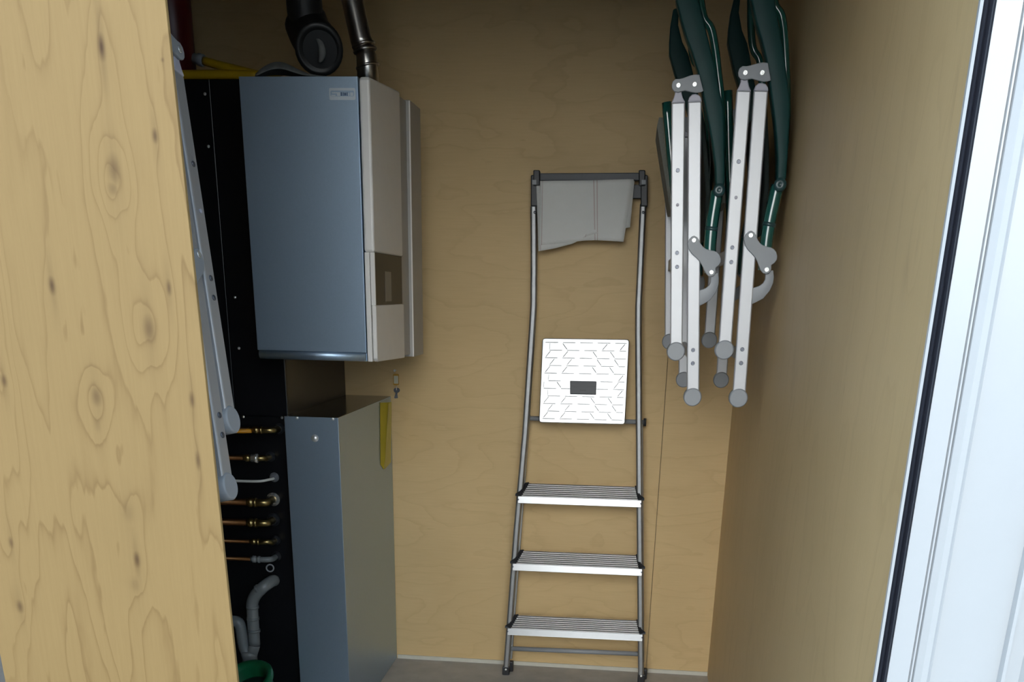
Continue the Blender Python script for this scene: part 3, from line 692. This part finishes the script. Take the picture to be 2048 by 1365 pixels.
# towel over the top bar
def towel_sheet(outline_top, outline_bot, offf, name, parent, mat='towel', nu=22, nv=16, over=False):
    bm = BM(); uvl = bm.loops.layers.uv.new('UVMap'); rows = []
    for j in range(nv + 1):
        v = j / nv; row = []
        for i in range(nu + 1):
            u = i / nu
            def lin(o):
                n = len(o) - 1; k = min(int(u * n), n - 1); t = u * n - k
                return (o[k][0] * (1 - t) + o[k + 1][0] * t, o[k][1] * (1 - t) + o[k + 1][1] * t)
            a_, b_ = lin(outline_top), lin(outline_bot)
            px, py = a_[0] * (1 - v) + b_[0] * v, a_[1] * (1 - v) + b_[1] * v
            w = offf + .004 * math.sin(u * 7 + v * 1.5) * v + .006 * v * math.sin(u * 3.1)
            row.append((bm.verts.new(L(px, py, w)), (u, v)))
        rows.append(row)
    if over:
        for kk, (dn, dz) in enumerate(((-.008, .0), (-.026, .0), (-.033, -.006), (-.034, -.05))):
            src = rows[0] if kk == 0 else rows[0]
            row = [(bm.verts.new(L(outline_top[0][0] + (outline_top[-1][0] - outline_top[0][0]) * i / nu, outline_top[0][1] + (outline_top[-1][1] - outline_top[0][1]) * i / nu, offf) + LN * (-dn) + Vector((0, 0, dz))), (i / nu, -.02 * (kk + 1))) for i in range(nu + 1)]
            rows.insert(0, row)
    for j in range(len(rows) - 1):
        for i in range(nu):
            q = (rows[j][i], rows[j][i + 1], rows[j + 1][i + 1], rows[j + 1][i])
            f = bm.faces.new([x[0] for x in q]); f.smooth = True
            for lpx, x in zip(f.loops, q): lpx[uvl].uv = x[1]
    o = obj(name, bm, mat, parent); s = o.modifiers.new('solid', 'SOLIDIFY'); s.thickness = .003; s.offset = -1
    return o
tw = thing('towel', 'grey linen towel with faint red stripes draped over the ladder top', 'towel', L(1170, 360, .02))
towel_sheet([(1080, 362), (1130, 361.5), (1190, 360.5), (1268, 358)], [(1076, 491), (1110, 487), (1145, 484), (1168, 481.5), (1192, 480.5), (1220, 482), (1247, 484)], .024, 'front_fold', tw, over=True)
towel_sheet([(1073, 372), (1170, 366), (1269, 362)], [(1077, 503), (1110, 497), (1145, 488), (1180, 470), (1260, 455)], .0185, 'under_fold', tw)

# ------------------------------------------------------------------ folded garden chairs
CHY, CW, LT = 2.65, .58, .018
O1 = at(1389.5, 200, CHY)
def c2(px, py): q = at(px, py, CHY); return (q.x, q.z)
GR = 'folded garden chairs'
ch = thing('folded_chair', 'folded white and green garden chair hanging nearer the ladder', 'chair', O1, GR)
def pts2(lst): return [c2(*p) for p in lst]
def circ(px, py, rpx, n=18):
    c = Vector(c2(px, py)); r = rpx / 827.0
    return [(c.x + r * math.cos(2 * math.pi * k / n), c.y + r * math.sin(2 * math.pi * k / n)) for k in range(n)]
for side in (0, 1):
    def yy(a): return CHY + a if side == 0 else CHY + CW - a
    def P(name, poly, a0, a1, mat, bev=0.0, parent=ch):
        bm = BM(); prism_y(bm, poly, yy(a0), yy(a1)); return obj(name, bm, mat, parent, bev)
    def T(name, px, r, mat, parent=ch, sm=5, seg=14):
        bm = BM(); tube(bm, [Vector((c2(x, y)[0], yy(a), c2(x, y)[1])) for x, y, a in px], r, seg, sm); return obj(name, bm, mat, parent)
    def rivet(px, py, parent, mat='rivet_dark', r=.0048, a=-.0005):
        bm = BM(); q = c2(px, py); ax = (0, -1, 0) if side == 0 else (0, 1, 0)
        lathe(bm, (q[0], yy(a), q[1]), ax, [(0, r), (.0015, r), (.002, r * .75), (.0008, r * .5), (.0025, r * .3)], 14); return obj('rivet', bm, mat, parent)
    foot_m = 'grey_plastic'
    l1 = P('leg', pts2([(1343, 205), (1370.5, 204), (1365, 700), (1340.3, 700)]), 0, LT, 'white_paint', .003)
    l2 = P('leg', pts2([(1376, 203), (1403.5, 202), (1398.6, 790), (1373.8, 790)]), 0, LT, 'white_paint', .003)
    for px, py in ((1355.5, 341), (1355, 410), (1354, 506), (1354, 534)): rivet(px, py, l1, 'rivet_dark' if py != 410 else 'lilac_plastic', .0045 if py != 410 else .0035)
    for px, py in ((1386, 700.5), (1385.5, 727)): rivet(px, py, l2)
    for px, py in ((1352, 703.5), (1385.3, 795)):
        bm = BM(); q = c2(px, py); ax = (0, 1, 0) if side == 0 else (0, -1, 0)
        lathe(bm, (q[0], yy(-.003), q[1]), ax, [(0, .0195), (.003, .0222), (LT + .008, .0225), (LT + .010, .020)], 26); obj('foot', bm, foot_m, ch)
    P('leg_cap', pts2([(1342.5, 206), (1371, 205), (1366, 196), (1363.5, 186), (1364, 178), (1349, 178), (1350, 187), (1347, 197)]), -.001, LT, 'lilac_plastic', .002)
    P('leg_cap', pts2([(1375.5, 204), (1404, 203), (1402.5, 196), (1398, 190), (1391, 188), (1384, 189), (1378, 195)]), -.001, LT, 'lilac_plastic', .002)
    ub = P('hinge_bracket', pts2([(1343, 172), (1345, 164), (1351, 159), (1358, 159), (1366, 157), (1380, 152), (1390, 150), (1399, 150.5), (1401, 160), (1404, 172), (1407, 183), (1400, 186), (1391, 187), (1380, 185), (1370, 182.5), (1363, 184), (1356, 186), (1348, 184), (1344, 179)]), -.007, -.0012, 'grey_plastic', .0015)
    for px, py in ((1356.6, 172), (1389, 170)): rivet(px, py, ub, 'steel', .0055, -.0072)
    lb = P('arm_bracket', pts2([(1374.5, 488), (1378, 479.5), (1383, 474), (1388, 472), (1394, 475), (1398.5, 482), (1402, 489), (1407, 495), (1412, 498.5), (1420, 501), (1428, 502), (1434, 505), (1438.5, 510), (1441.5, 518), (1441, 525), (1437, 531), (1431, 536), (1431.5, 544), (1428, 551), (1422.7, 553.5), (1416, 552.5), (1411, 547), (1408, 541), (1403, 530), (1398, 522), (1391, 515), (1383, 508), (1377, 499)]), -.007, -.0012, 'grey_plastic', .0015)
    for px, py in ((1387.7, 481), (1422.5, 545)): rivet(px, py, lb, 'steel', .0055, -.0072)
    bm = BM()
    outer = pts2([(1436, 545), (1438.3, 558), (1437.5, 570), (1432, 585), (1420, 601), (1401, 612), (1386, 616)])
    inner = pts2([(1419, 548), (1421.5, 556), (1421.5, 564), (1418, 571), (1411, 577), (1400, 581), (1388, 582)])
    strip(bm, inner, outer, yy(.001), yy(.013)); obj('arc_link', bm, 'grey_plastic', ch, .0015)
    # armrest: broad curved green band
    bm = BM()
    lft = pts2([(1362, -112), (1355, -70), (1352, -30), (1352, 0), (1360, 30), (1371, 70), (1384, 105), (1395, 140), (1404, 180), (1411, 215), (1419, 255), (1425, 290), (1430, 330), (1431.5, 365), (1433, 385)])
    rgt = pts2([(1376, -115), (1374, -72), (1384, -30), (1398, 0), (1406, 30), (1415, 70), (1424, 105), (1432, 140), (1440, 180), (1447, 215), (1449, 255), (1449.5, 290), (1450, 330), (1449.5, 365), (1444, 386)])
    strip(bm, lft, rgt, yy(.004), yy(.044)); ar = obj('armrest', bm, 'green_plastic', ch, .004)
    bm = BM(); q = c2(1438.5, 380.5); lathe(bm, (q[0], yy(.0045), q[1]), (0, -1, 0) if side == 0 else (0, 1, 0), [(0, .0142), (.003, .0142), (.006, .012), (.007, .004), (.0055, .002)], 20); obj('button', bm, 'green_sleeve', ar)
    T('arm_post', [(1436, 380, .024), (1431, 410, .024), (1425, 450, .024), (1421, 500, .024), (1421, 545, .024)], .0148, 'green_tube')
    for py, hgt in ((457, 8),):
        bm = BM(); a_, b_ = c2(1425, py - 4), c2(1423.5, py + 4); tube(bm, [Vector((a_[0], yy(.024), a_[1])), Vector((b_[0], yy(.024), b_[1]))], .0153, 14); obj('sleeve', bm, 'green_sleeve', ch)
    # back frame tube behind the armrest
    T('back_tube', [(1396, -150, .07), (1402, -40, .07), (1411, 18, .07), (1426, 42, .07), (1434, 80, .07), (1440, 130, .07), (1447, 200, .07), (1449, 290, .07), (1440, 400, .07)], .0095, 'green_tube')
    # seat tube and sling edge in front of the legs on the room side
    if side == 0:
        bm = BM(); ys = CHY + .20
        s0, s1, s2 = at(1333, 205, ys), at(1344, 330, ys), at(1358, 470, ys)
        tube(bm, [s0, s1, s2], .0118, 14, 4); obj('seat_tube', bm, 'green_tube', ch)
        bm = BM(); ys2 = CHY + .26
        g = [at(1318, 235, ys2), at(1314, 252, ys2), at(1326, 330, ys2), at(1340, 420, ys2), at(1352, 420, ys2), at(1338, 300, ys2), at(1328, 235, ys2)]
        hexa(bm, g, [v + Vector((0, .26, 0)) for v in g]); obj('seat_sling', bm, 'sling_edge', ch)
# cross bars and sling between the sides
bm = BM(); a_ = c2(1354, 520); beam(bm, (a_[0], CHY + LT, a_[1]), (a_[0], CHY + CW - LT, a_[1]), .012, .03); obj('cross_bar', bm, 'white_paint', ch, .002)
bm = BM(); a_ = c2(1385.5, 714); beam(bm, (a_[0], CHY + LT, a_[1]), (a_[0], CHY + CW - LT, a_[1]), .012, .024); obj('cross_bar', bm, 'white_paint', ch, .002)
bm = BM(); g = pts2([(1404, 205), (1414, 240), (1421, 300), (1426, 380), (1420, 470), (1412, 480), (1416, 380), (1411, 300), (1404, 250)])
prism_y(bm, g, CHY + .09, CHY + CW - .09); obj('back_sling', bm, 'sling', ch, .003)

# second chair, nearer the right wall, hung straighter
ch2 = copy_tree(ch)
ang = -(.0735 - .0225)
P2 = Vector((.2385, 2.575, 1.711))
ch2.location = P2; ch2.rotation_euler = (0, -ang, 0)
ch2['label'] = 'folded white and green garden chair hanging against right wall'
# third chair, hung behind the plywood board
ch3 = copy_tree(ch)
M3 = Matrix(((-.1279, .9746, -.1836), (-.9796, -.0952, .1769), (.1550, .2025, .9669)))
ch3.location = Vector((-1.312, 1.781, 1.494)); ch3.rotation_euler = M3.to_euler()
ch3['label'] = 'folded white chair hanging at left, half hidden behind plywood board'
